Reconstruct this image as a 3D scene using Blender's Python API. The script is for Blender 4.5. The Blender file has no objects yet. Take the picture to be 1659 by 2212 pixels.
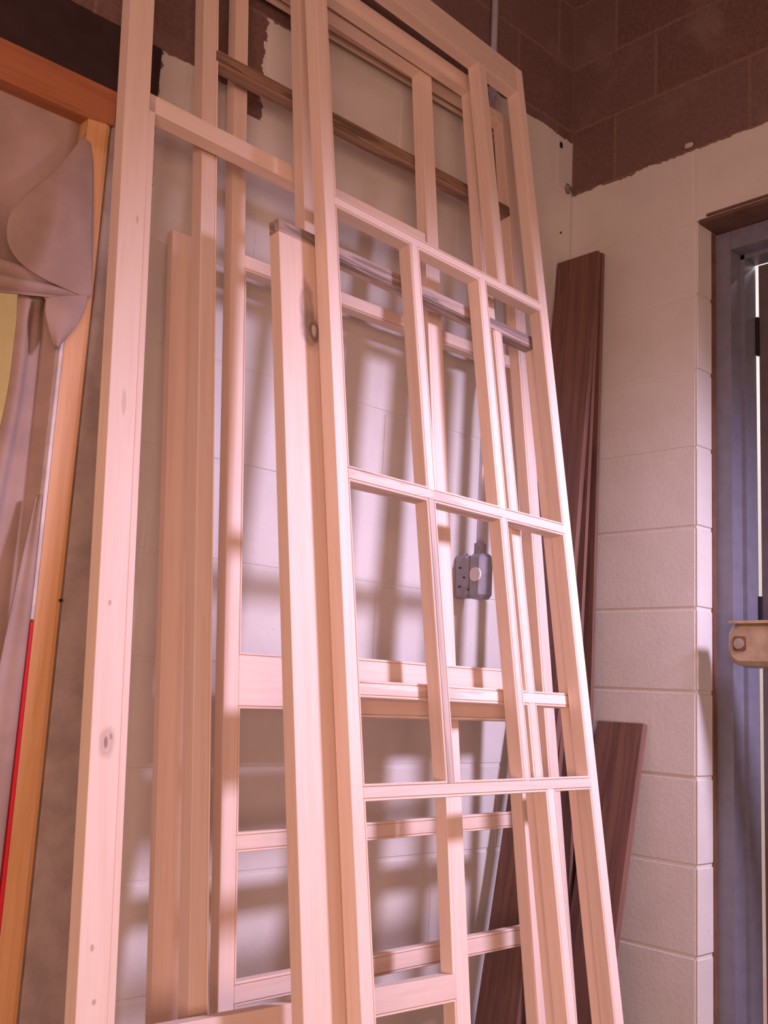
import bpy, bmesh, math, random
from mathutils import Vector, Matrix

random.seed(7)
sc = bpy.context.scene
COL = sc.collection

# ------------------------------------------------------------------ camera
def cam_setup():
    yaw, pitch, roll = 0.74687624, 0.171389287, 0.0515092570
    f = Vector((math.cos(pitch)*math.sin(yaw), math.cos(pitch)*math.cos(yaw), math.sin(pitch)))
    r0 = Vector((math.cos(yaw), -math.sin(yaw), 0)); u0 = r0.cross(f)
    c, s = math.cos(roll), math.sin(roll)
    r = c*r0+s*u0; u = -s*r0+c*u0
    cam = bpy.data.cameras.new('camera'); o = bpy.data.objects.new('camera', cam); COL.objects.link(o)
    m = Matrix((( r.x, u.x, -f.x, -2.30027694), (r.y, u.y, -f.y, -1.7455243), (r.z, u.z, -f.z, 1.016-0.03838048), (0, 0, 0, 1)))
    o.matrix_world = m
    cam.sensor_fit = 'VERTICAL'; cam.sensor_height = 24; cam.sensor_width = 18
    cam.lens = 2243.58*24/2212
    cam.clip_start = 0.05
    sc.camera = o
cam_setup()

# ------------------------------------------------------------------ world, lights, exposure
w = bpy.data.worlds.new('world'); sc.world = w; w.use_nodes = True
bg = w.node_tree.nodes['Background']
bg.inputs[0].default_value = (1.0, 0.53, 0.48, 1); bg.inputs[1].default_value = 0.49

def aim(o, tgt):
    d = Vector(tgt)-o.location
    o.rotation_euler = d.to_track_quat('-Z', 'Y').to_euler()

def spot(name, loc, tgt, energy, color, size, blend, radius):
    l = bpy.data.lights.new(name, 'SPOT'); l.energy = energy; l.color = color
    l.spot_size = math.radians(size); l.spot_blend = blend; l.shadow_soft_size = radius
    o = bpy.data.objects.new(name, l); COL.objects.link(o); o.location = loc; aim(o, tgt)
def area(name, loc, tgt, energy, color, sx, sy):
    l = bpy.data.lights.new(name, 'AREA'); l.shape = 'RECTANGLE'; l.size = sx; l.size_y = sy
    l.energy = energy; l.color = color
    o = bpy.data.objects.new(name, l); COL.objects.link(o); o.location = loc; aim(o, tgt)
spot('work_lamp', (-0.27, -1.76, 2.00), (-0.72, -0.35, 0.62), 222, (0.74, 0.635, 1.0), 98, 1.0, 0.125)
area('warm_fill', (-3.7, -3.4, 0.8), (-0.9, -0.4, 0.8), 78, (1.0, 0.60, 0.48), 2.2, 1.2)  # unseen fill added for the warm ambient on shaded and left-facing sides
area('next_room_lamp', (-2.3, 1.3, 2.6), (-1.9, 1.2, 0.0), 11, (1.0, 0.72, 0.42), 0.8, 0.8)
area('outdoor_daylight', (0.95, -0.9, 2.9), (1.6, -0.3, 1.2), 60, (0.93, 0.95, 1.0), 0.6, 0.6)

vs = sc.view_settings
vs.view_transform = 'Standard'; vs.look = 'None'; vs.gamma = 1; vs.exposure = 0.0; vs.use_curve_mapping = False

# ------------------------------------------------------------------ material helpers
class NT:
    def __init__(s, name, rough=0.7, metal=0.0):
        s.m = bpy.data.materials.new(name); s.m.use_nodes = True
        s.t = s.m.node_tree; s.b = s.t.nodes['Principled BSDF']
        s.b.inputs['Roughness'].default_value = rough; s.b.inputs['Metallic'].default_value = metal
        s.b.inputs['Specular IOR Level'].default_value = 0.3
    def n(s, typ, **k):
        x = s.t.nodes.new(typ)
        for a, v in k.items(): setattr(x, a, v)
        return x
    def l(s, a, b): s.t.links.new(a, b)
    def val(s, sock, v):
        if isinstance(v, (int, float)): sock.default_value = v
        elif isinstance(v, (tuple, list)): sock.default_value = v
        else: s.l(v, sock)
    def math(s, op, a, b=0.0, c=None, clamp=False):
        x = s.n('ShaderNodeMath', operation=op); x.use_clamp = clamp
        s.val(x.inputs[0], a); s.val(x.inputs[1], b)
        if c is not None: s.val(x.inputs[2], c)
        return x.outputs[0]
    def noise(s, vec, scale, detail=3, rough=0.55, dist=0.0):
        x = s.n('ShaderNodeTexNoise'); s.l(vec, x.inputs['Vector'])
        x.inputs['Scale'].default_value = scale; x.inputs['Detail'].default_value = detail
        x.inputs['Roughness'].default_value = rough; x.inputs['Distortion'].default_value = dist
        return x.outputs[0]
    def mix(s, f, a, b):
        x = s.n('ShaderNodeMix', data_type='RGBA'); s.val(x.inputs[0], f)
        s.val(x.inputs[6], a); s.val(x.inputs[7], b); return x.outputs[2]
    def smooth(s, v, lo, hi):
        x = s.n('ShaderNodeMapRange', interpolation_type='SMOOTHSTEP'); s.val(x.inputs[0], v)
        x.inputs[1].default_value = lo; x.inputs[2].default_value = hi; return x.outputs[0]
    def obj(s): return s.n('ShaderNodeTexCoord').outputs['Object']
    def pos(s): return s.n('ShaderNodeNewGeometry').outputs['Position']
    def scale(s, vec, v):
        x = s.n('ShaderNodeMapping'); s.l(vec, x.inputs[0]); x.inputs['Scale'].default_value = v; return x.outputs[0]
    def rnd(s): return s.n('ShaderNodeObjectInfo').outputs['Random']
    def color(s, c): s.val(s.b.inputs['Base Color'], c)
    def bump(s, h, strength, dist=0.002):
        x = s.n('ShaderNodeBump'); s.l(h, x.inputs['Height']); x.inputs['Strength'].default_value = strength
        x.inputs['Distance'].default_value = dist; s.l(x.outputs[0], s.b.inputs['Normal'])
    def xyz(s, vec):
        x = s.n('ShaderNodeSeparateXYZ'); s.l(vec, x.inputs[0]); return x.outputs

def c4(c): return (c[0], c[1], c[2], 1)

def wood(name, light, dark, axis='Y', streak=0.5, rough=0.55, knots=(), heart=None, var=0.10):
    """knots: (x, y, rx, ry, colour); heart: (dark streak colour, amount)"""
    t = NT(name, rough)
    o = t.obj()
    rv = t.n('ShaderNodeCombineXYZ'); r = t.rnd()
    t.l(t.math('MULTIPLY', r, 7.3), rv.inputs[0]); t.l(t.math('MULTIPLY', r, 3.1), rv.inputs[1]); t.l(t.math('MULTIPLY', r, 5.7), rv.inputs[2])
    ad = t.n('ShaderNodeVectorMath', operation='ADD'); t.l(o, ad.inputs[0]); t.l(rv.outputs[0], ad.inputs[1])
    sv = {'X': (1.2, 28, 28), 'Y': (28, 1.2, 28), 'Z': (28, 28, 1.2)}[axis]
    v = t.scale(ad.outputs[0], sv)
    g1 = t.noise(v, 1.6, 4, 0.6, 1.2)
    g2 = t.noise(v, 9.0, 2, 0.5)
    f = t.math('ADD', t.math('MULTIPLY', t.smooth(g1, 0.40, 0.68), streak), t.math('MULTIPLY', t.smooth(g2, 0.45, 0.7), 0.18))
    col = t.mix(f, c4(light), c4(dark))
    if heart:
        sh = {'X': (0.9, 11, 11), 'Y': (11, 0.9, 11), 'Z': (11, 11, 0.9)}[axis]
        h = t.noise(t.scale(ad.outputs[0], sh), 2.2, 3, 0.55, 2.0)
        col = t.mix(t.math('MULTIPLY', t.smooth(h, heart[2], heart[2]+0.08), heart[1]), col, c4(heart[0]))
    for (kx, ky, rx, ry, kc) in knots:
        p = t.xyz(o)
        dx = t.math('DIVIDE', t.math('SUBTRACT', p[0], kx), rx); dy = t.math('DIVIDE', t.math('SUBTRACT', p[1], ky), ry)
        d = t.math('SQRT', t.math('ADD', t.math('MULTIPLY', dx, dx), t.math('MULTIPLY', dy, dy)))
        wn = t.noise(o, 45, 2)
        d = t.math('ADD', d, t.math('MULTIPLY', t.math('SUBTRACT', wn, 0.5), 0.5))
        inner = t.math('SUBTRACT', 1.0, t.smooth(d, 0.55, 1.0))
        ring = t.math('ADD', 0.62, t.math('MULTIPLY', t.math('SINE', t.math('MULTIPLY', d, 14)), 0.06))
        col = t.mix(t.math('MULTIPLY', inner, ring), col, c4(kc))
    br = t.math('ADD', 1.0-var, t.math('MULTIPLY', r, 2*var))
    mm = t.n('ShaderNodeVectorMath', operation='SCALE'); t.l(col, mm.inputs[0]); t.l(br, mm.inputs['Scale'])
    t.color(mm.outputs[0])
    t.bump(g2, 0.12, 0.0008)
    return t.m

PL, PD = (0.83, 0.655, 0.53), (0.73, 0.51, 0.38)
M = {}
M['stile'] = wood('pale_wood_upright', PL, PD, 'Y', 0.38)
M['rail'] = wood('pale_wood_cross', PL, PD, 'X', 0.38)
GREY = (0.34, 0.265, 0.225)
M['rail_dark'] = wood('grey_streaked_cross', (0.50, 0.375, 0.31), (0.27, 0.195, 0.165), 'X', 0.9, heart=((0.20, 0.15, 0.13), 0.85, 0.50))
M['rail_brown'] = wood('brown_streaked_cross', (0.36, 0.225, 0.145), (0.22, 0.135, 0.09), 'X', 0.8, heart=((0.13, 0.08, 0.06), 0.7, 0.52))
M['rail_streak'] = wood('grey_marked_cross', PL, PD, 'X', 0.4, heart=((0.50, 0.38, 0.31), 0.6, 0.52))
M['stile_dark'] = wood('grey_brown_upright', (0.60, 0.46, 0.37), (0.43, 0.31, 0.25), 'Y', 0.7, heart=((0.40, 0.30, 0.26), 0.7, 0.48))
M['walnut'] = wood('walnut_board', (0.225, 0.112, 0.080), (0.135, 0.066, 0.050), 'Z', 0.8, 0.5, heart=((0.12, 0.06, 0.045), 0.5, 0.55))
M['pine'] = wood('orange_pine', (0.80, 0.46, 0.20), (0.66, 0.32, 0.12), 'Z', 0.6, 0.45)
M['pine_head_dimmed'] = wood('orange_pine_head_dimmed', (0.42, 0.16, 0.065), (0.28, 0.10, 0.045), 'X', 0.6, 0.45)  # darker copy of the pine, dim light at the head put into its colour

def plain(name, c, rough=0.6, metal=0.0, var=0.12, sc_=18, bump=0.0, spec=0.3):
    t = NT(name, rough, metal); o = t.obj(); n = t.noise(o, sc_, 4)
    d = tuple(x*(1-2*var) for x in c)
    t.color(t.mix(t.smooth(n, 0.35, 0.7), c4(c), c4(d)))
    t.b.inputs['Specular IOR Level'].default_value = spec
    if bump: t.bump(t.noise(o, sc_*8, 3), bump, 0.002)
    return t.m

# painted block wall: cream paint up to a stepped line, bare concrete beyond it
def wall_mat(name, which, mortar=False):
    t = NT(name, 0.55 if not mortar else 0.7)
    p = t.pos()
    x, y, z = t.xyz(p)[:3]
    big = t.noise(p, 9, 3); fine = t.noise(p, 90, 4, 0.7)
    jx = t.math('ADD', x, t.math('MULTIPLY', t.math('SUBTRACT', t.noise(p, 38, 3), 0.5), 0.05))
    jz = t.math('ADD', z, t.math('MULTIPLY', t.math('SUBTRACT', big, 0.5), 0.035))
    jz = t.math('ADD', jz, t.math('MULTIPLY', t.math('SUBTRACT', t.noise(p, 60, 2), 0.5), 0.012))
    gt = lambda a, b: t.math('GREATER_THAN', a, b)
    lt = lambda a, b: t.math('LESS_THAN', a, b)
    AND = lambda a, b: t.math('MULTIPLY', a, b)
    if which == 'A':
        top = t.math('ADD', 2.235, t.math('MULTIPLY', gt(jx, -1.165), 0.2032))
        top = t.math('ADD', top, t.math('MULTIPLY', gt(jx, -0.96), 0.17))
        paint = AND(lt(jz, top), gt(jx, -1.362))
        strip = AND(AND(gt(jx, -1.168), lt(jx, -1.112)), AND(gt(z, 2.19), lt(jz, 2.45)))
        paint = AND(paint, t.math('SUBTRACT', 1.0, strip))
    else:
        paint = lt(jz, 2.437)
    spk = t.smooth(t.noise(p, 140, 2, 0.5), 0.70, 0.74)
    cream = t.mix(t.math('MULTIPLY', t.smooth(big, 0.35, 0.75), 0.5), (0.70, 0.655, 0.585, 1), (0.62, 0.57, 0.50, 1))
    cream = t.mix(t.math('MULTIPLY', spk, 0.5), cream, (0.42, 0.35, 0.27, 1))
    if mortar: bare = t.mix(t.smooth(fine, 0.3, 0.7), (0.27, 0.165, 0.130, 1), (0.20, 0.120, 0.095, 1))
    else:
        bare = t.mix(t.smooth(fine, 0.3, 0.7), (0.205, 0.118, 0.095, 1), (0.140, 0.078, 0.064, 1))
        r = t.rnd()
        bare = t.mix(t.math('MULTIPLY', t.smooth(t.noise(p, 5.5, 3), 0.52, 0.72), 0.45), bare, (0.30, 0.215, 0.195, 1))
        bare = t.mix(t.math('MULTIPLY', r, 0.35), bare, (0.22, 0.145, 0.125, 1))
    if which == 'A':
        low = lt(z, 2.06)
        pil = AND(lt(x, -1.345), low)
        bare = t.mix(pil, bare, t.mix(t.smooth(t.noise(p, 14, 4), 0.35, 0.7), (0.40, 0.33, 0.27, 1), (0.25, 0.195, 0.155, 1)))
    t.color(t.mix(paint, bare, cream))
    t.bump(t.math('ADD', fine, t.math('MULTIPLY', big, 0.8)), 0.35, 0.002)
    return t.m
M['wallA'] = wall_mat('block_wall_back', 'A'); M['mortA'] = wall_mat('mortar_back', 'A', True)
M['wallB'] = wall_mat('block_wall_right', 'B'); M['mortB'] = wall_mat('mortar_right', 'B', True)
M['concrete'] = plain('floor_concrete', (0.13, 0.105, 0.09), 0.8, bump=0.3)
M['ceil'] = plain('dark_ceiling', (0.10, 0.07, 0.06), 0.9)
M['steel_dark'] = plain('dark_rusty_steel', (0.055, 0.032, 0.028), 0.6, 0.2)
M['lintel'] = plain('brown_steel_plate', (0.16, 0.09, 0.065), 0.55, 0.1)
M['jamb'] = plain('grey_blue_door_paint', (0.195, 0.190, 0.228), 0.42, 0.0, 0.06, 30, spec=0.5)
M['door'] = plain('brown_grey_door_paint', (0.14, 0.115, 0.115), 0.5, 0.0, 0.08)
M['galv'] = plain('galvanised_pipe', (0.80, 0.80, 0.88), 0.24, 0.35, 0.05)
M['boxgrey'] = plain('grey_cast_metal', (0.40, 0.385, 0.44), 0.5, 0.3, 0.1, 40, 0.15)
M['white_plastic'] = plain('white_plastic', (0.82, 0.80, 0.76), 0.4, 0, 0.03)
M['black'] = plain('black_slot', (0.02, 0.015, 0.015), 0.6)
M['bronze'] = plain('tan_bronze_paint', (0.50, 0.37, 0.23), 0.38, 0.15, 0.14, 22, spec=0.5)
M['bronze_dark'] = plain('worn_brown_metal', (0.22, 0.11, 0.065), 0.5, 0.2)
M['screw'] = plain('screw_metal', (0.52, 0.44, 0.38), 0.35, 0.6)
M['canvas'] = plain('canvas_cloth', (0.45, 0.32, 0.265), 0.9, 0, 0.10, 9, 0.25)
M['yellow'] = plain('yellow_wall_paint', (0.82, 0.62, 0.30), 0.8, 0, 0.02)
M['pink_strip'] = plain('white_edge_strip', (0.78, 0.70, 0.68), 0.6)
M['red'] = plain('red_edge_strip', (0.72, 0.02, 0.035), 0.5, 0, 0.03)
M['render'] = plain('rough_grey_render', (0.42, 0.34, 0.29), 0.9, 0, 0.13, 13, 0.7)
M['plaster'] = plain('cream_mortar_lump', (0.70, 0.62, 0.52), 0.8, 0, 0.2, 60, 0.4)
M['grey_mortar'] = plain('grey_mortar_smear', (0.30, 0.25, 0.22), 0.9, 0, 0.2, 60, 0.5)

# ------------------------------------------------------------------ object helpers
def link(name, bm, mat, parent=None, smooth=False):
    me = bpy.data.meshes.new(name); bmesh.ops.recalc_face_normals(bm, faces=bm.faces[:]); bm.to_mesh(me); bm.free()
    if mat: me.materials.append(M[mat] if isinstance(mat, str) else mat)
    if smooth:
        for p in me.polygons: p.use_smooth = True
    o = bpy.data.objects.new(name, me); COL.objects.link(o)
    if parent: o.parent = parent
    return o
def tag(o, label=None, cat=None, group=None, kind=None):
    for k, v in (('label', label), ('category', cat), ('group', group), ('kind', kind)):
        if v: o[k] = v
    return o
def empty(name, mat4, label, cat, group=None):
    o = bpy.data.objects.new(name, None); COL.objects.link(o); o.matrix_world = mat4; o.empty_display_size = 0.1
    return tag(o, label, cat, group)
def box(bm, a, b, bev=0.0):
    vs_ = [bm.verts.new((x, y, z)) for x in (a[0], b[0]) for y in (a[1], b[1]) for z in (a[2], b[2])]
    fs = [bm.faces.new([vs_[i] for i in q]) for q in ((0, 1, 3, 2), (4, 6, 7, 5), (0, 4, 5, 1), (2, 3, 7, 6), (0, 2, 6, 4), (1, 5, 7, 3))]
    if bev:
        es = list({e for f in fs for e in f.edges})
        bmesh.ops.bevel(bm, geom=es, offset=bev, segments=1, affect='EDGES', profile=0.5)
def boxo(name, a, b, mat, parent=None, bev=0.0):
    bm = bmesh.new(); box(bm, a, b, bev); return link(name, bm, mat, parent)
def prism(bm, poly, to3, h0, h1):
    """poly: 2-D outline; to3(p, h) -> 3-D point"""
    A_ = [bm.verts.new(to3(q, h0)) for q in poly]; B_ = [bm.verts.new(to3(q, h1)) for q in poly]
    n = len(poly)
    bm.faces.new(A_); bm.faces.new(B_[::-1])
    for i in range(n): bm.faces.new((A_[i], A_[(i+1) % n], B_[(i+1) % n], B_[i]))
def cyl(bm, p0, p1, r, seg=20, r1=None):
    p0 = Vector(p0); p1 = Vector(p1); d = (p1-p0).normalized()
    a = d.orthogonal().normalized(); b = d.cross(a); r1 = r if r1 is None else r1
    A_ = [bm.verts.new(p0+(a*math.cos(t)+b*math.sin(t))*r) for t in [2*math.pi*i/seg for i in range(seg)]]
    B_ = [bm.verts.new(p1+(a*math.cos(t)+b*math.sin(t))*r1) for t in [2*math.pi*i/seg for i in range(seg)]]
    bm.faces.new(A_); bm.faces.new(B_[::-1])
    for i in range(seg): bm.faces.new((A_[i], A_[(i+1) % seg], B_[(i+1) % seg], B_[i]))

# ------------------------------------------------------------------ the room
CH = 0.2032          # block course
J = 0.0095           # joint
def block_mesh(l, h, d, mat, along):
    """front face at depth 0, chamfered; along: 'x' (wall A, faces -y) or 'y' (wall B, faces -x)"""
    bm = bmesh.new(); c = 0.0006
    hl, hh = l/2, h/2
    ring = [(-hl, -hh, c), (hl, -hh, c), (hl, hh, c), (-hl, hh, c)]
    front = [(-hl+c, -hh+c, 0), (hl-c, -hh+c, 0), (hl-c, hh-c, 0), (-hl+c, hh-c, 0)]
    back = [(-hl, -hh, d), (hl, -hh, d), (hl, hh, d), (-hl, hh, d)]
    f3 = (lambda q: (q[0], q[2], q[1])) if along == 'x' else (lambda q: (q[2], q[0], q[1]))
    R, F, B_ = [[bm.verts.new(f3(q)) for q in s] for s in (ring, front, back)]
    bm.faces.new(F)
    for i in range(4):
        j = (i+1) % 4
        bm.faces.new((R[i], R[j], F[j], F[i])); bm.faces.new((B_[i], B_[j], R[j], R[i]))
    me = bpy.data.meshes.new('block'); bmesh.ops.recalc_face_normals(bm, faces=bm.faces[:]); bm.to_mesh(me); bm.free()
    me.materials.append(M[mat]); return me
cache = {}
def put_block(parent, a, b, z0, along, mat, h=None):
    h = h or (CH-J); l = abs(b-a)-J
    if l < 0.012: return
    k = (round(l, 4), round(h, 4), along)
    if k not in cache: cache[k] = block_mesh(l, h, 0.02, mat, along)
    o = bpy.data.objects.new('block', cache[k]); COL.objects.link(o); o.parent = parent
    jit = random.uniform(-0.0007, 0.0007)
    mid = (a+b)/2
    o.location = (mid, jit, z0+J/2+h/2) if along == 'x' else (jit, mid, z0+J/2+h/2)

# back wall (faces the camera side, -y)
bm = bmesh.new()
MD = 0.0013
box(bm, (-1.455, MD, 0), (0.2, 0.2, 3.46)); box(bm, (-2.9, MD, 2.24), (-1.4555, 0.2, 3.46))
wa = tag(link('wall_back', bm, 'mortA'), 'cream painted block wall behind the leaning frames', None, None, 'structure')
rows_odd = [0, -0.255, -0.70, -1.106, -1.455]
rows_even = [0, -0.075, -0.482, -0.888, -1.295, -1.455]
for n in range(17):
    e = list(rows_odd if n % 2 else rows_even)
    if n >= 11: e = e[:-1] + [e[-2]-0.4064*k for k in range(1, 5)]
    if n >= 11: e = [max(v, -2.9) for v in e]
    for a, b in zip(e[:-1], e[1:]): put_block(wa, b, a, n*CH, 'x', 'wallA')
# right wall (faces -x)
bm = bmesh.new()
box(bm, (MD, -0.4064, 0), (0.2, 0.0, 3.46)); box(bm, (MD, -3.0, 2.235), (0.2, -0.4064, 3.46)); box(bm, (MD, -3.0, 0), (0.2, -1.40, 2.235))
wb = tag(link('wall_right', bm, 'mortB'), 'cream painted block wall beside the door', None, None, 'structure')
for n in range(17):
    if n < 11: e = [0, -0.4064]
    elif n == 11: e = [0, -0.401, -0.807, -1.214, -1.62]
    elif n % 2 == 0: e = [0, -0.15, -0.559, -0.965, -1.37, -1.78]
    else: e = [0, -0.281, -0.687, -1.093, -1.5]
    for a, b in zip(e[:-1], e[1:]): put_block(wb, b, a, n*CH, 'y', 'wallB')
# blocks seen end-on in the door reveal
for n in range(11):
    bm = bmesh.new(); box(bm, (0.0002, -0.4094-random.uniform(0, 0.001), n*CH+J/2), (0.070, -0.4060, (n+1)*CH-J/2), 0.0015)
    link('block', bm, 'wallB', wb)

tag(boxo('floor', (-6, -6, -0.1), (0.0, 0.0, 0), 'concrete'), 'bare concrete workshop floor', None, None, 'structure')
tag(boxo('ceiling', (-3.2, -3.2, 3.46), (0.2, 0.2, 3.56), 'ceil'), 'dark ceiling over the corner', None, None, 'structure')

# opening on the left: steel lintel, pine lining
tag(boxo('trim_1', (-2.9, -0.004, 2.094), (-1.362, 0.19, 2.236), 'steel_dark', None, 0.003), 'dark steel lintel over the curtained opening', None, None, 'structure')
tag(boxo('trim_4', (-1.4545, -0.005, 0), (-1.366, 0.0, 2.093), 'render', None, 0.003), 'rough grey mortar edge beside the pine lining', None, None, 'structure')
# room beyond
bm = bmesh.new(); box(bm, (-4.5, 2.2, 0), (-0.2, 2.3, 3.0))
tag(link('wall_beyond', bm, 'yellow'), 'yellow wall of the room behind the curtain', None, None, 'structure')
tag(boxo('floor_beyond', (-4.5, 0.0, -0.1), (0.0, 2.3, 0.0), 'concrete'), 'floor of the room behind the curtain', None, None, 'structure')
tag(boxo('ceiling_beyond', (-4.5, 0.2, 3.0), (-0.2, 2.3, 3.1), 'yellow'), 'ceiling of the room behind the curtain', None, None, 'structure')

# pine lining of the opening
df = tag(bpy.data.objects.new('trim_2', None), 'orange pine lining around the curtained opening', None, None, 'structure'); COL.objects.link(df)
bm = bmesh.new()
poly = [(-1.507, -0.012), (-1.470, -0.012), (-1.462, -0.009), (-1.4555, 0.000), (-1.4555, 0.16), (-1.507, 0.16)]
prism(bm, poly, lambda q, h: (q[0], q[1], h), 0.0, 2.020)
link('upright', bm, 'pine', df)
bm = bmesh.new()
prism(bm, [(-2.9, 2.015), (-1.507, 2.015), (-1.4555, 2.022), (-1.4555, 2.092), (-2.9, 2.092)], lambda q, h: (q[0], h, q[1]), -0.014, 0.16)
link('head', bm, 'pine_head_dimmed', df)
# edge strips on the pine
bm = bmesh.new(); box(bm, (-1.515, -0.013, 1.07), (-1.5078, 0.004, 1.60), 0.001)
tag(link('edge_strip', bm, 'pink_strip', df), 'thin white strip on the pine edge')
bm = bmesh.new(); box(bm, (-1.514, -0.013, 0.0), (-1.5078, 0.004, 1.066), 0.001)
tag(link('edge_strip', bm, 'red', df), 'thin red strip on the pine edge')
bm = bmesh.new(); cyl(bm, (-1.462, -0.0135, 1.108), (-1.462, 0, 1.108), 0.003, 10)
tag(link('nail_hole', bm, 'black', df), 'dark knot hole in the pine')

# ------------------------------------------------------------------ curtain
def spline(pts, t):
    n = len(pts)-1; x = min(max(t, 0), 1)*n; i = min(int(x), n-1); f = x-i
    p = lambda k: pts[min(max(k, 0), n)]
    out = []
    for d in range(len(pts[0])):
        a, b, c, e = p(i-1)[d], p(i)[d], p(i+1)[d], p(i+2)[d]
        out.append(0.5*((2*b)+(-a+c)*f+(2*a-5*b+4*c-e)*f*f+(-a+3*b-3*c+e)*f**3))
    return out
def cloth(name, parent, left, right, fn, nu=28, nv=28, th=0.003):
    """left/right: edge curves of (x, y, z) from top to bottom; fn(u, v) -> extra y"""
    bm = bmesh.new(); g = []
    for j in range(nv+1):
        v = j/nv; a = spline(left, v); b = spline(right, v); row = []
        for i in range(nu+1):
            u = i/nu
            q = [a[k]*(1-u)+b[k]*u for k in range(3)]
            q[1] += fn(u, v); row.append(bm.verts.new(q))
        g.append(row)
    for j in range(nv):
        for i in range(nu): bm.faces.new((g[j][i], g[j][i+1], g[j+1][i+1], g[j+1][i]))
    o = link(name, bm, 'canvas', parent, True)
    md = o.modifiers.new('thickness', 'SOLIDIFY'); md.thickness = th; md.offset = 0
    return o
ct = empty('canvas_curtain', Matrix.Translation((-1.6, 0.05, 0)), 'brown canvas dust curtain bunched up and hanging in the left opening', 'curtain')
ctr = bpy.data.objects.new('tmp', None)
S = math.sin
def cl(*a, **k):
    o = cloth(*a, **k); o.matrix_parent_inverse = ct.matrix_world.inverted(); return o
# big sheet along the head, behind the flap
cl('swag', ct, [(-2.25, 0.03, 2.02), (-2.25, 0.035, 1.86), (-2.25, 0.03, 1.70)], [(-1.503, 0.02, 2.02), (-1.507, 0.03, 1.86), (-1.50, 0.03, 1.70)],
   lambda u, v: -0.020*S(v*3.1)*S(u*6+v*2)-0.012*S(u*17-v*5)*v)
# triangular flap in front: its free left edge curls away
cl('front_flap', ct, [(-1.508, -0.006, 1.985), (-1.555, -0.016, 1.895), (-1.591, -0.018, 1.845), (-1.622, -0.030, 1.803), (-1.643, -0.034, 1.757), (-1.634, -0.030, 1.708), (-1.585, -0.028, 1.676), (-1.478, -0.022, 1.664)],
   [(-1.500, -0.006, 1.990), (-1.494, -0.016, 1.94), (-1.489, -0.018, 1.90), (-1.485, -0.020, 1.85), (-1.481, -0.022, 1.80), (-1.477, -0.024, 1.75), (-1.473, -0.024, 1.71), (-1.470, -0.022, 1.670)],
   lambda u, v: -0.014*S(u*3.14)*S(v*3.14))
# rolled horizontal folds gathered to the right
def folds(u, v):
    a = (1-u)**0.6
    return -0.030*a*abs(S(v*3.14*2.5))+0.01*a
cl('gathered_fold', ct, [(-2.2, 0.005, 1.71), (-2.2, 0.005, 1.61), (-2.2, 0.0, 1.51)], [(-1.473, -0.018, 1.686), (-1.472, -0.020, 1.673), (-1.474, -0.016, 1.660)], folds, 40, 40)
# small tail under the gather
cl('tail_flap', ct, [(-1.555, -0.022, 1.640), (-1.557, -0.028, 1.615), (-1.550, -0.030, 1.590), (-1.532, -0.026, 1.555)],
   [(-1.474, -0.020, 1.671), (-1.482, -0.024, 1.640), (-1.498, -0.026, 1.600), (-1.528, -0.024, 1.552)],
   lambda u, v: -0.010*S(u*3.14))
# hanging panel
def hang(u, v):
    return -0.010*S(u*7+0.8*S(v*2))-0.004*S(u*15-v*2)+0.004*S(v*40+u*9)*max(0, 1-v*6)
cl('hanging_panel', ct, [(-1.592, 0.01, 1.655), (-1.590, 0.01, 1.56), (-1.592, 0.01, 1.46), (-1.606, 0.01, 1.32), (-1.640, 0.01, 1.0), (-1.68, 0.01, 0.5), (-1.70, 0.01, 0.02)],
   [(-1.509, 0.016, 1.655), (-1.509, 0.016, 1.56), (-1.509, 0.016, 1.46), (-1.509, 0.016, 1.32), (-1.509, 0.016, 1.0), (-1.509, 0.016, 0.5), (-1.509, 0.016, 0.02)], hang, 44, 60)
cl('loose_edge', ct, [(-1.527, -0.012, 1.285), (-1.548, -0.016, 1.12), (-1.566, -0.014, 0.90), (-1.58, -0.01, 0.5), (-1.59, -0.01, 0.02)],
   [(-1.518, -0.010, 1.290), (-1.518, -0.014, 1.12), (-1.518, -0.012, 0.90), (-1.519, -0.01, 0.5), (-1.52, -0.01, 0.02)],
   lambda u, v: 0.004*S(u*6), 16, 30)

# ------------------------------------------------------------------ leaning frames
def plane(pt, yaw, lean, roll, k=1.0):
    n = Vector((math.sin(yaw), -math.cos(yaw), 0)); e1 = Vector((math.cos(yaw), math.sin(yaw), 0))
    e2 = math.cos(lean)*Vector((0, 0, 1))-math.sin(lean)*n
    E1 = math.cos(roll)*e1+math.sin(roll)*e2; E2 = -math.sin(roll)*e1+math.cos(roll)*e2; N = E1.cross(E2)
    eye = Vector((-2.30027694, -1.7455243, -0.03838048))
    o = eye+(Vector(pt)-eye)*k+Vector((0, 0, 1.016))
    vf = (0.002-o.z)/E2.z
    b = o+vf*E2
    m = Matrix(((E1.x*k, E2.x*k, N.x*k, b.x), (E1.y*k, E2.y*k, N.y*k, b.y), (E1.z*k, E2.z*k, N.z*k, b.z), (0, 0, 0, 1)))
    return m, -vf/k

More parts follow.
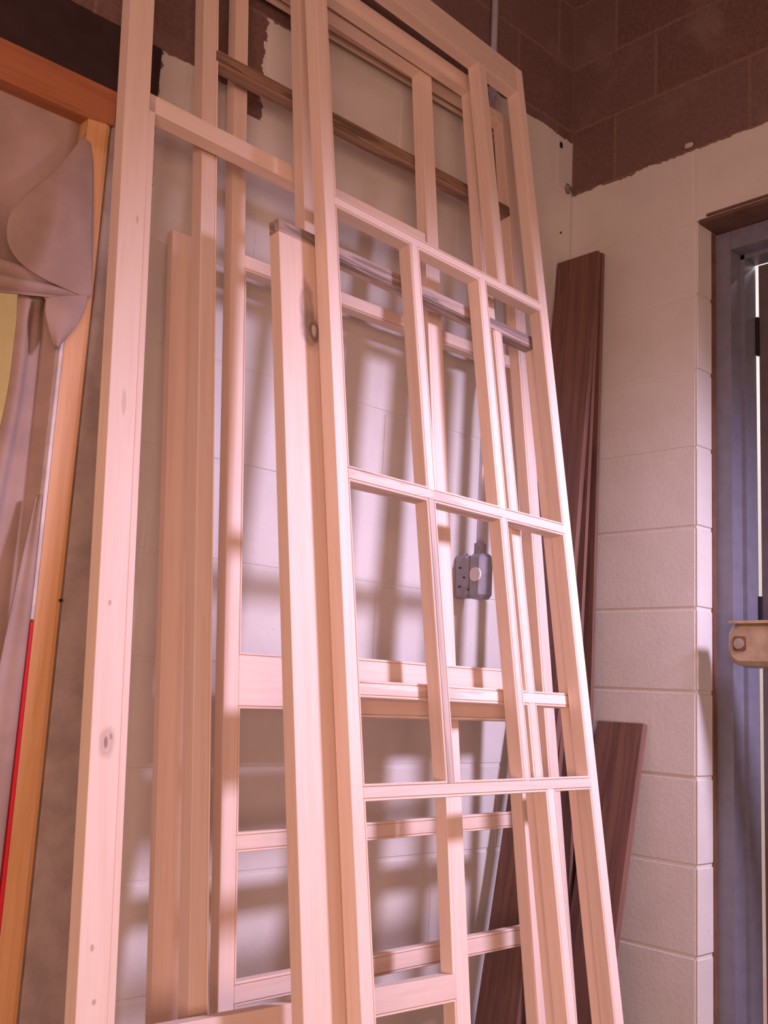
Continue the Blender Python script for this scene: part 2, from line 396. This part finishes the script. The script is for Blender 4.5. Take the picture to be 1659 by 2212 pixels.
class Frame:
    def __init__(s, fit, T, label, cat='frame', name='wooden_frame'):
        s.m, s.h = plane(*fit); s.T = T
        s.root = empty(name, s.m, label, cat)
    def bar(s, name, u0, u1, v0, v1, mat, label=None, w0=0.0, T=None, sub=None):
        """u across, v measured from the fit origin (negative = down)"""
        T = T or s.T; g = 0.0007
        bm = bmesh.new()
        a = (u0+0.0001, v0+s.h+0.0001, w0-T); b = (u1-0.0001, v1+s.h-0.0001, w0)
        box(bm, a, b)
        es = [e for e in bm.edges if all(abs(vv.co.z-w0) < 1e-6 for vv in e.verts)]
        bmesh.ops.bevel(bm, geom=es, offset=g, segments=1, affect='EDGES')
        # put the mesh origin on the part so grain varies and is centred
        o = link(name, bm, mat, s.root)
        if label: o['label'] = label
        return o
    def bead(s, u0, u1, v0, v1, mat='stile', sides='LRTB', top=None, bottom=None):
        """moulded lip round an opening (opening edges given)"""
        B = 0.0052; T = s.T; bm = bmesh.new()
        prof = [(0.0, -0.0030), (0.0011, -0.0030), (0.0016, -0.0004), (0.0038, -0.0002), (0.0050, -0.0014), (0.0052, -0.0040), (0.0052, -T+0.0005), (0.0, -T+0.0005)]
        v0 += s.h; v1 += s.h
        segs = {'L': ((u0, v0), (u0, v1), (1, 0)), 'R': ((u1, v1), (u1, v0), (-1, 0)), 'T': ((u0, v1), (u1, v1), (0, -1)), 'B': ((u1, v0), (u0, v0), (0, 1))}
        order = {'L': 0, 'R': 0, 'T': 1, 'B': 2}
        for k in sides:
            n0 = len(bm.faces)
            (ax, ay), (bx, by), (nx, ny) = segs[k]
            dx, dy = bx-ax, by-ay; L = math.hypot(dx, dy); dx /= L; dy /= L
            A_, C_ = [], []
            for (q, w_) in prof:
                off = q-B   # 0 = opening edge
                mt = off    # mitre
                A_.append(bm.verts.new((ax+nx*off+dx*mt, ay+ny*off+dy*mt, w_)))
                C_.append(bm.verts.new((bx+nx*off-dx*mt, by+ny*off-dy*mt, w_)))
            bm.faces.new(A_); bm.faces.new(C_[::-1])
            for i in range(len(prof)):
                j = (i+1) % len(prof); bm.faces.new((A_[i], A_[j], C_[j], C_[i]))
            for f_ in list(bm.faces)[n0:]: f_.material_index = order[k]
        o = link('bead', bm, mat, s.root); o.data.materials.append(M[top or 'rail']); o.data.materials.append(M[bottom or 'rail']); return o
BW = 0.0052

def lattice(F, L, R, rails, cells, stile_w=None, rail_mats=None, munt_mats=None, top=None, outL=None, outR=None, foot=None, stileR_mat='stile', bead=True, labels=None):
    """L,R: inner edges of stiles; rails: list of (v0,v1) top first; cells[i]: muntin (u0,u1) lists below rail i"""
    rail_mats = rail_mats or {}; munt_mats = munt_mats or {}; labels = labels or {}
    b = BW if bead else 0.0
    F.bar('stile', outL, L-b, foot, top, 'stile'); F.bar('stile', R+b, outR, foot, top, stileR_mat)
    for i, (v0, v1) in enumerate(rails):
        a0 = v0+b if i < len(rails)-1 or True else v0
        a1 = v1-b if i > 0 else v1
        F.bar('rail', L-b, R+b, a0, a1, rail_mats.get(i, 'rail'), labels.get(('r', i)))
    for i in range(len(rails)-1):
        vt, vb = rails[i][0], rails[i+1][1]
        edges = [L]
        for k, (m0, m1) in enumerate(cells.get(i, [])):
            F.bar('muntin', m0+b, m1-b, vb-b, vt+b, munt_mats.get((i, k), 'stile'), labels.get(('m', i, k)))
            edges += [m0, m1]
        edges.append(R)
        if bead:
            for k in range(0, len(edges), 2):
                F.bead(edges[k], edges[k+1], vb, vt, 'stile', top=rail_mats.get(i), bottom=rail_mats.get(i+1))

# F1 - the front lattice frame
F1 = Frame(((-0.43647677, -0.17, 1.539273), 0.0575, 0.147, -0.0019, 0.993), 0.031,
           'tall pale wooden lattice frame, frontmost of the leaning stack, five divided bays')
lattice(F1, -0.702, -0.038, [(-0.080, 0.0), (-0.684, -0.658), (-1.230, -1.201), (-1.774, -1.746), (-2.322, -2.294), (-2.575, -2.47)],
        {0: [(-0.196, -0.164)], 1: [(-0.496, -0.467), (-0.271, -0.241)], 2: [(-0.497, -0.471), (-0.268, -0.242)], 3: [(-0.196, -0.164)]},
        top=0.0, outL=-0.735, outR=-0.005, foot=-F1.h, rail_mats={2: 'rail_streak'}, munt_mats={(2, 0): 'stile_dark'},
        labels={('m', 2, 0): 'grey brown muntin of darker wood', ('r', 2): 'rail with grey grain streaks'})

# beta - shorter frame with a wide left stile directly behind F1
KN = (0.30, 0.225, 0.19)
FB = Frame(((-0.463, -0.243, 0.810), 0.0493, 0.1483, -0.0017, 0.9940), 0.026,
           'shorter pale frame with broad knotty left board and grey streaked top rail')
kb = FB.h
M['stile_knot'] = wood('pale_wood_knotty', PL, PD, 'Y', 0.34, knots=[(-0.722, kb-0.165, 0.022, 0.072, KN), (-0.716, kb-0.205, 0.030, 0.050, KN), (-0.706, kb-0.208, 0.017, 0.026, (0.16, 0.10, 0.08)), (-0.707, kb-0.205, 0.007, 0.014, (0.95, 0.85, 0.80))], var=0.0)
lattice_b = dict()
FB.bar('stile', -0.785, -0.690, -FB.h, -0.034+BW, 'stile_knot', 'broad left stile with a dark knot')
FB.bar('stile', 0.003+BW, 0.036, -FB.h, -0.034+BW, 'stile')
FB.bar('rail', -0.785, 0.036, -0.034+BW, -0.002, 'rail_dark', 'grey streaked top rail')
FB.bar('rail', -0.690, 0.003+BW, -0.870+BW, -0.840-BW, 'rail_streak')
FB.bar('rail', -0.690, 0.003+BW, -FB.h, -FB.h+0.10, 'rail')
FB.bar('muntin', -0.150+BW, -0.118-BW, -0.840-BW, -0.034+BW, 'stile')
FB.bar('muntin', -0.150+BW, -0.118-BW, -FB.h+0.10, -0.870+BW, 'stile')
for u0, u1 in ((-0.690+BW, -0.150), (-0.118, 0.003)):
    FB.bead(u0, u1, -0.840, -0.034, top='rail_dark', bottom='rail_streak'); FB.bead(u0, u1, -FB.h+0.10+BW, -0.870, top='rail_streak')

# zeta
FZ = Frame(((-0.610, -0.150, 1.448), 0.0403, 0.1266, 0.0021, 1.0035), 0.027,
           'narrow pale two bay frame with a deep middle rail, third from the front')
lattice(FZ, -0.523, -0.006, [(-0.039, 0.004), (-1.543, -1.439), (-FZ.h, -FZ.h+0.12)], {}, top=0.004, outL=-0.557, outR=0.028, foot=-FZ.h)

# delta
FD = Frame(((-0.747, -0.117, 1.416), 0.009, 0.1296, -0.0227, 0.998), 0.030,
           'pale frame with the broad knotted upright standing nearest the curtain')
dh = FD.h
M['stile_left'] = wood('pale_wood_left_upright', PL, PD, 'Y', 0.30, knots=[(-0.738, dh-1.578, 0.017, 0.028, (0.52, 0.35, 0.28)), (-0.740, dh-1.578, 0.0040, 0.011, (0.12, 0.06, 0.05)), (-0.732, dh-1.570, 0.0035, 0.006, (0.30, 0.18, 0.14)), (-0.745, dh-1.37, 0.004, 0.006, (0.4, 0.25, 0.18)), (-0.745, dh-1.86, 0.0035, 0.006, (0.4, 0.25, 0.18)), (-0.738, dh-1.93, 0.004, 0.005, (0.4, 0.25, 0.18)), (-0.738, dh-1.04, 0.005, 0.03, (0.55, 0.42, 0.36)), (-0.73, dh-0.70, 0.003, 0.010, (0.50, 0.36, 0.30))], var=0.0)
FD.bar('stile', -0.765, -0.716, -FD.h, 0.045, 'stile_left', 'broad left stile with small knots')
FD.bar('stop_strip', -0.716, -0.704, -1.977, -0.437, 'stile')
FD.bar('stile', 0.0, 0.037, -FD.h, 0.045, 'stile')
FD.bar('stop_strip', -0.008, 0.0, -1.977, -0.437, 'stile')
FD.bar('rail', -0.716, 0.0, 0.0, 0.045, 'rail')
FD.bar('rail', -0.716, 0.0, -0.474, -0.437, 'rail')
FD.bar('rail', -0.716, 0.0, -2.024+BW, -1.977, 'rail')
FD.bead(-0.710, -0.005, -FD.h+0.1, -2.024, 'stile', 'LRTB')
FD.bar('rail', -0.716, 0.0, -FD.h, -FD.h+0.1, 'rail')

# spare board standing behind the left uprights
FC = Frame(((-1.334, -0.06, 0.814), 0.0, 0.12, -0.005), 0.018,
           'pale orange board standing half hidden behind the left uprights, top end in view', 'board', 'pale_plank')
FC.bar('board_body', 0.0, 0.088, -FC.h, 0.010, 'stile')
# gamma
FG = Frame(((-0.416, -0.080, 1.472), -0.0057, 0.1251, -0.0028), 0.031,
           'pale wooden frame with one brown cross rail near its top, second from the wall')
lattice(FG, -0.880, 0.004, [(-0.031, -0.001), (-0.304, -0.274), (-FG.h, -FG.h+0.12)], {}, top=-0.001, outL=-0.916, outR=0.040, foot=-FG.h,
        rail_mats={1: 'rail_brown'}, labels={('r', 1): 'brown streaked cross rail'})

# eta
FE = Frame(((-0.485, -0.088, 0.821), 0.0017, 0.0892, 0.0085), 0.026,
           'pale wooden ladder frame with a deep lock rail, hindmost against the block wall')
FE.bar('rail', -0.694, 0.137, 0.625, 0.66, 'rail', T=0.008)
lattice(FE, -0.694, 0.137, [ (-0.035, -0.002), (-0.900, -0.798), (-1.150, -1.116), (-1.401, -1.362), (-FE.h, -FE.h+0.10)], {},
        top=0.66, outL=-0.732, outR=0.170, foot=-FE.h)

# ------------------------------------------------------------------ walnut boards in the corner
def board(y0, y1, top, d, xt, th, label, skew=0.0):
    ln = math.hypot(top, d); ang = math.atan2(d, top)
    e2 = Vector((math.sin(ang), 0, math.cos(ang))); nrm = Vector((-math.cos(ang), 0, math.sin(ang)))   # nrm faces the room
    ex = Vector((0, -1, 0))
    base = Vector((xt-d-th*0.0, y0, 0.001+th*math.sin(ang)))
    m = Matrix(((ex.x, nrm.x, e2.x, base.x), (ex.y, nrm.y, e2.y, base.y), (ex.z, nrm.z, e2.z, base.z), (0, 0, 0, 1)))
    bm = bmesh.new(); W = abs(y1-y0)
    box(bm, (0, -th, 0), (W, 0, ln), 0.0012)
    o = link('walnut_board', bm, 'walnut'); o.matrix_world = m
    return tag(o, label, 'board', None)
board(-0.010, -0.1270, 2.219, 0.035, -0.020, 0.012, 'dark walnut board standing almost upright flat against the right wall in the corner')
board(-0.008, -0.1235, 2.218, 0.105, -0.033, 0.012, 'dark walnut board between the upright one and the front tall one in the corner')
board(-0.006, -0.1440, 2.204, 0.200, -0.066, 0.016, 'tall dark walnut board, frontmost of the tall ones leaning in the corner')
board(-0.045, -0.165, 1.10, 0.205, -0.196, 0.020, 'walnut board hidden low behind the frames, leaning farthest into the room')
board(-0.138, -0.275, 0.928, 0.205, -0.026, 0.020, 'short wide walnut board leaning against the right wall, top end in view')

# ------------------------------------------------------------------ conduit and outlet box
cd = empty('electrical_conduit', Matrix.Translation((-0.41, -0.055, 1.36)), 'thin shiny metal conduit running up the back wall from the grey box', 'pipe')
def child(name, bm, mat, par, smooth=False):
    o = link(name, bm, mat, par, smooth); o.matrix_parent_inverse = par.matrix_world.inverted(); return o
def auto(o, ang=40):
    for p in o.data.polygons: p.use_smooth = len(p.vertices) == 4
def tube(bm, pts, r, seg=20):
    rings = []
    for i, q in enumerate(pts):
        q = Vector(q); d = (Vector(pts[min(i+1, len(pts)-1)])-Vector(pts[max(i-1, 0)])).normalized()
        a = Vector((1, 0, 0)); a = (a-d*a.dot(d)).normalized(); b = d.cross(a)
        rings.append([bm.verts.new(q+(a*math.cos(t)+b*math.sin(t))*r) for t in [2*math.pi*k/seg for k in range(seg)]])
    for A_, B_ in zip(rings[:-1], rings[1:]):
        for k in range(seg): bm.faces.new((A_[k], A_[(k+1) % seg], B_[(k+1) % seg], B_[k]))
    bm.faces.new(rings[0]); bm.faces.new(rings[-1][::-1])
bm = bmesh.new(); tube(bm, [(-0.408, -0.055, 1.335), (-0.407, -0.055, 1.62), (-0.405, -0.053, 1.66), (-0.375, -0.013, 1.90), (-0.373, -0.0105, 1.94), (-0.376, -0.0105, 3.46)], 0.0098, 24)
o = child('tube', bm, 'galv', cd); auto(o)
for z, yy in ((2.60, -0.040),):
    bm = bmesh.new(); f = (z-1.335)/2.125; xx = -0.374; yy = -0.0125
    cyl(bm, (xx, yy, z-0.011), (xx, yy, z+0.011), 0.0125, 20); box(bm, (xx-0.032, yy+0.007, z-0.010), (xx-0.006, -0.001, z+0.010), 0.001)
    child('strap', bm, 'galv', cd)
bm = bmesh.new(); cyl(bm, (-0.408, -0.055, 1.322), (-0.408, -0.055, 1.348), 0.0145, 20); cyl(bm, (-0.424, -0.060, 1.338), (-0.392, -0.060, 1.338), 0.004, 10)
child('coupling', bm, 'boxgrey', cd)

bx = empty('outlet_box', Matrix.Translation((-0.42, -0.0, 1.21)), 'grey cast metal outlet box with a round white socket on its left side', 'outlet')
bm = bmesh.new(); box(bm, (-0.440, -0.045, 1.214), (-0.396, -0.0008, 1.318), 0.006); child('back_box', bm, 'boxgrey', bx)
bm = bmesh.new(); box(bm, (-0.4425, -0.094, 1.210), (-0.394, -0.0455, 1.320), 0.010); child('front_box', bm, 'boxgrey', bx)
bm = bmesh.new(); cyl(bm, (-0.4455, -0.074, 1.268), (-0.4405, -0.074, 1.268), 0.0170, 28); sk = child('socket', bm, 'white_plastic', bx); sk['label'] = 'round white socket face'
for (dy, dz, a, b) in ((0.007, 0.006, 0.0012, 0.0042), (-0.007, 0.006, 0.0012, 0.0042), (0.0, -0.008, 0.0024, 0.0024)):
    bm = bmesh.new(); box(bm, (-0.4460, -0.074+dy-a, 1.268+dz-b), (-0.4450, -0.074+dy+a, 1.268+dz+b)); 
    o = link('slot', bm, 'black', sk); o.matrix_parent_inverse = (bx.matrix_world).inverted()
for (y_, z_) in ((-0.022, 1.286), (-0.022, 1.240), (-0.052, 1.232), (-0.036, 1.262)):
    bm = bmesh.new(); cyl(bm, (-0.4435, y_, z_), (-0.439, y_, z_), 0.0022, 10); child('screw', bm, 'black', bx)
bm = bmesh.new(); cyl(bm, (-0.425, -0.020, 1.316), (-0.425, -0.020, 1.324), 0.008, 16); child('knockout_plug', bm, 'boxgrey', bx)

# ------------------------------------------------------------------ door in the right wall
fr = tag(bpy.data.objects.new('door_1', None), 'grey metal door set in a stepped steel frame', None, None, 'structure'); COL.objects.link(fr)
bm = bmesh.new()
prof = [(0.075, -0.4175), (0.090, -0.4175), (0.090, -0.455), (0.139, -0.455), (0.139, -0.467), (0.198, -0.467), (0.198, -0.412), (0.075, -0.412)]
prof = [(0.088, -0.412), (0.088, -0.455), (0.139, -0.455), (0.139, -0.467), (0.198, -0.467), (0.198, -0.412)]
prism(bm, prof, lambda q, h: (q[0], q[1], h), 0.0, 2.222)
child_j = link('door_jamb', bm, 'jamb', fr)
bm = bmesh.new()
prof = [(0.088, 2.222), (0.088, 2.170), (0.139, 2.170), (0.139, 2.158), (0.198, 2.158), (0.198, 2.222)]
prism(bm, prof, lambda q, h: (q[0], h, q[1]), -1.395, -0.456)
link('door_head', bm, 'jamb', fr)
bm = bmesh.new(); box(bm, (0.070, -0.4125, 0), (0.087, -0.4065, 2.222)); tag(link('caulk_joint', bm, 'bronze_dark', fr), 'rusty brown joint beside the frame')
bm = bmesh.new(); box(bm, (0.200, -1.35, 0.005), (0.245, -0.4738, 2.157), 0.002); dl = link('door_leaf', bm, 'door', fr)
for z0, z1 in ((1.905, 2.010), (1.195, 1.265)):
    bm = bmesh.new(); box(bm, (0.192, -0.4762, z0), (0.206, -0.4675, z1), 0.0005); link('latch_bolt', bm, 'black', dl)
# steel lintel plate over the door
bm = bmesh.new(); box(bm, (0.000, -1.50, 2.2245), (0.19, -0.415, 2.2335), 0.001); box(bm, (-0.004, -1.50, 2.236), (0.004, -0.437, 2.243), 0.001)
tag(link('trim_3', bm, 'lintel'), 'brown steel lintel plate over the door', None, None, 'structure')
# panic bar with rounded end
pb = empty('push_bar', Matrix.Translation((0.0, -0.9, 1.13)), 'tan metal push bar with a rounded bolted end across the door', 'door bar')
bm = bmesh.new()
def rr(cy, cz, hw, hh, r, x):
    pts = []
    for (sy, sz, a0) in ((1, 1, 0), (-1, 1, 90), (-1, -1, 180), (1, -1, 270)):
        for k in range(7):
            a = math.radians(a0+15*k); pts.append((cy+sy*(hw-r)+r*math.cos(a), cz+sz*(hh-r)+r*math.sin(a)))
    return pts
P0 = rr(0, 0, 0, 0, 0, 0)
outline = rr(-0.90, 1.130, 0.402, 0.049, 0.030, 0)
inner = rr(-0.90, 1.131, 0.393, 0.040, 0.026, 0)
V0 = [bm.verts.new((0.035, q[0], q[1]-0.004)) for q in outline]; V1 = [bm.verts.new((-0.012, q[0], q[1])) for q in outline]; V2 = [bm.verts.new((-0.022, q[0], q[1])) for q in inner]
bm.faces.new(V0); bm.faces.new(V2)
for A_, B_ in ((V0, V1), (V1, V2)):
    for i in range(len(A_)):
        j = (i+1) % len(A_); bm.faces.new((A_[i], A_[j], B_[j], B_[i]))
child('cover', bm, 'bronze', pb)
bm = bmesh.new(); prism(bm, rr(-0.90, 1.1815, 0.396, 0.0035, 0.003, 0), lambda q, h: (h, q[0], q[1]), -0.027, 0.030); child('top_flange', bm, 'bronze', pb)
bm = bmesh.new(); box(bm, (0.036, -1.28, 1.095), (0.199, -1.19, 1.160), 0.003); tag(child('mount', bm, 'black', pb), 'black housing behind the bar')
bm = bmesh.new(); prism(bm, rr(-0.531, 1.131, 0.0165, 0.0175, 0.007, 0), lambda q, h: (h, q[0], q[1]), -0.0235, -0.020); child('bolt_recess', bm, 'bronze_dark', pb)
bm = bmesh.new(); cyl(bm, (-0.0260, -0.530, 1.131), (-0.020, -0.530, 1.131), 0.0125, 24); cb = child('bolt', bm, 'screw', pb)
bm = bmesh.new(); cyl(bm, (-0.0265, -0.530, 1.131), (-0.0259, -0.530, 1.131), 0.0035, 6); o = link('bolt_socket', bm, 'black', cb); o.matrix_parent_inverse = pb.matrix_world.inverted()

# pale panel added outdoors so the door slit shows bright
tag(boxo('wall_slit_panel', (1.6, -1.5, 0), (1.7, 2.2, 3.2), 'white_plastic'), 'pale panel added outdoors to brighten the door slit', None, None, 'structure')

# ------------------------------------------------------------------ small marks on the walls
def lump(name, loc, r, mat, label, cat, sq=(1, 1, 1), seed=1):
    bm = bmesh.new(); bmesh.ops.create_icosphere(bm, subdivisions=2, radius=r)
    rd = random.Random(seed)
    for v in bm.verts: v.co *= rd.uniform(0.72, 1.2); v.co = Vector((v.co.x*sq[0], v.co.y*sq[1], v.co.z*sq[2]))
    o = link(name, bm, mat, None, True); o.location = loc; return tag(o, label, cat)
lump('mortar_lump', (-0.022, -0.006, 2.452), 0.012, 'grey_mortar', 'small grey mortar lump in the room corner at the paint line', 'mortar', (1, .6, 1.3), 3)
lump('mortar_lump', (-0.006, -0.388, 2.452), 0.009, 'plaster', 'small pale plaster nub on the right wall at the paint line', 'mortar', (.8, 1.5, .8), 5)
lump('wall_plug', (-0.055, -0.001, 2.578), 0.007, 'black', 'small dark plug hole high on the back wall near the corner', 'wall plug', (1, .3, 1.5), 8)
lump('wall_plug', (-0.047, -0.001, 2.308), 0.004, 'black', 'tiny dark plug hole lower on the back wall near the corner', 'wall plug', (1, .3, 1), 9)
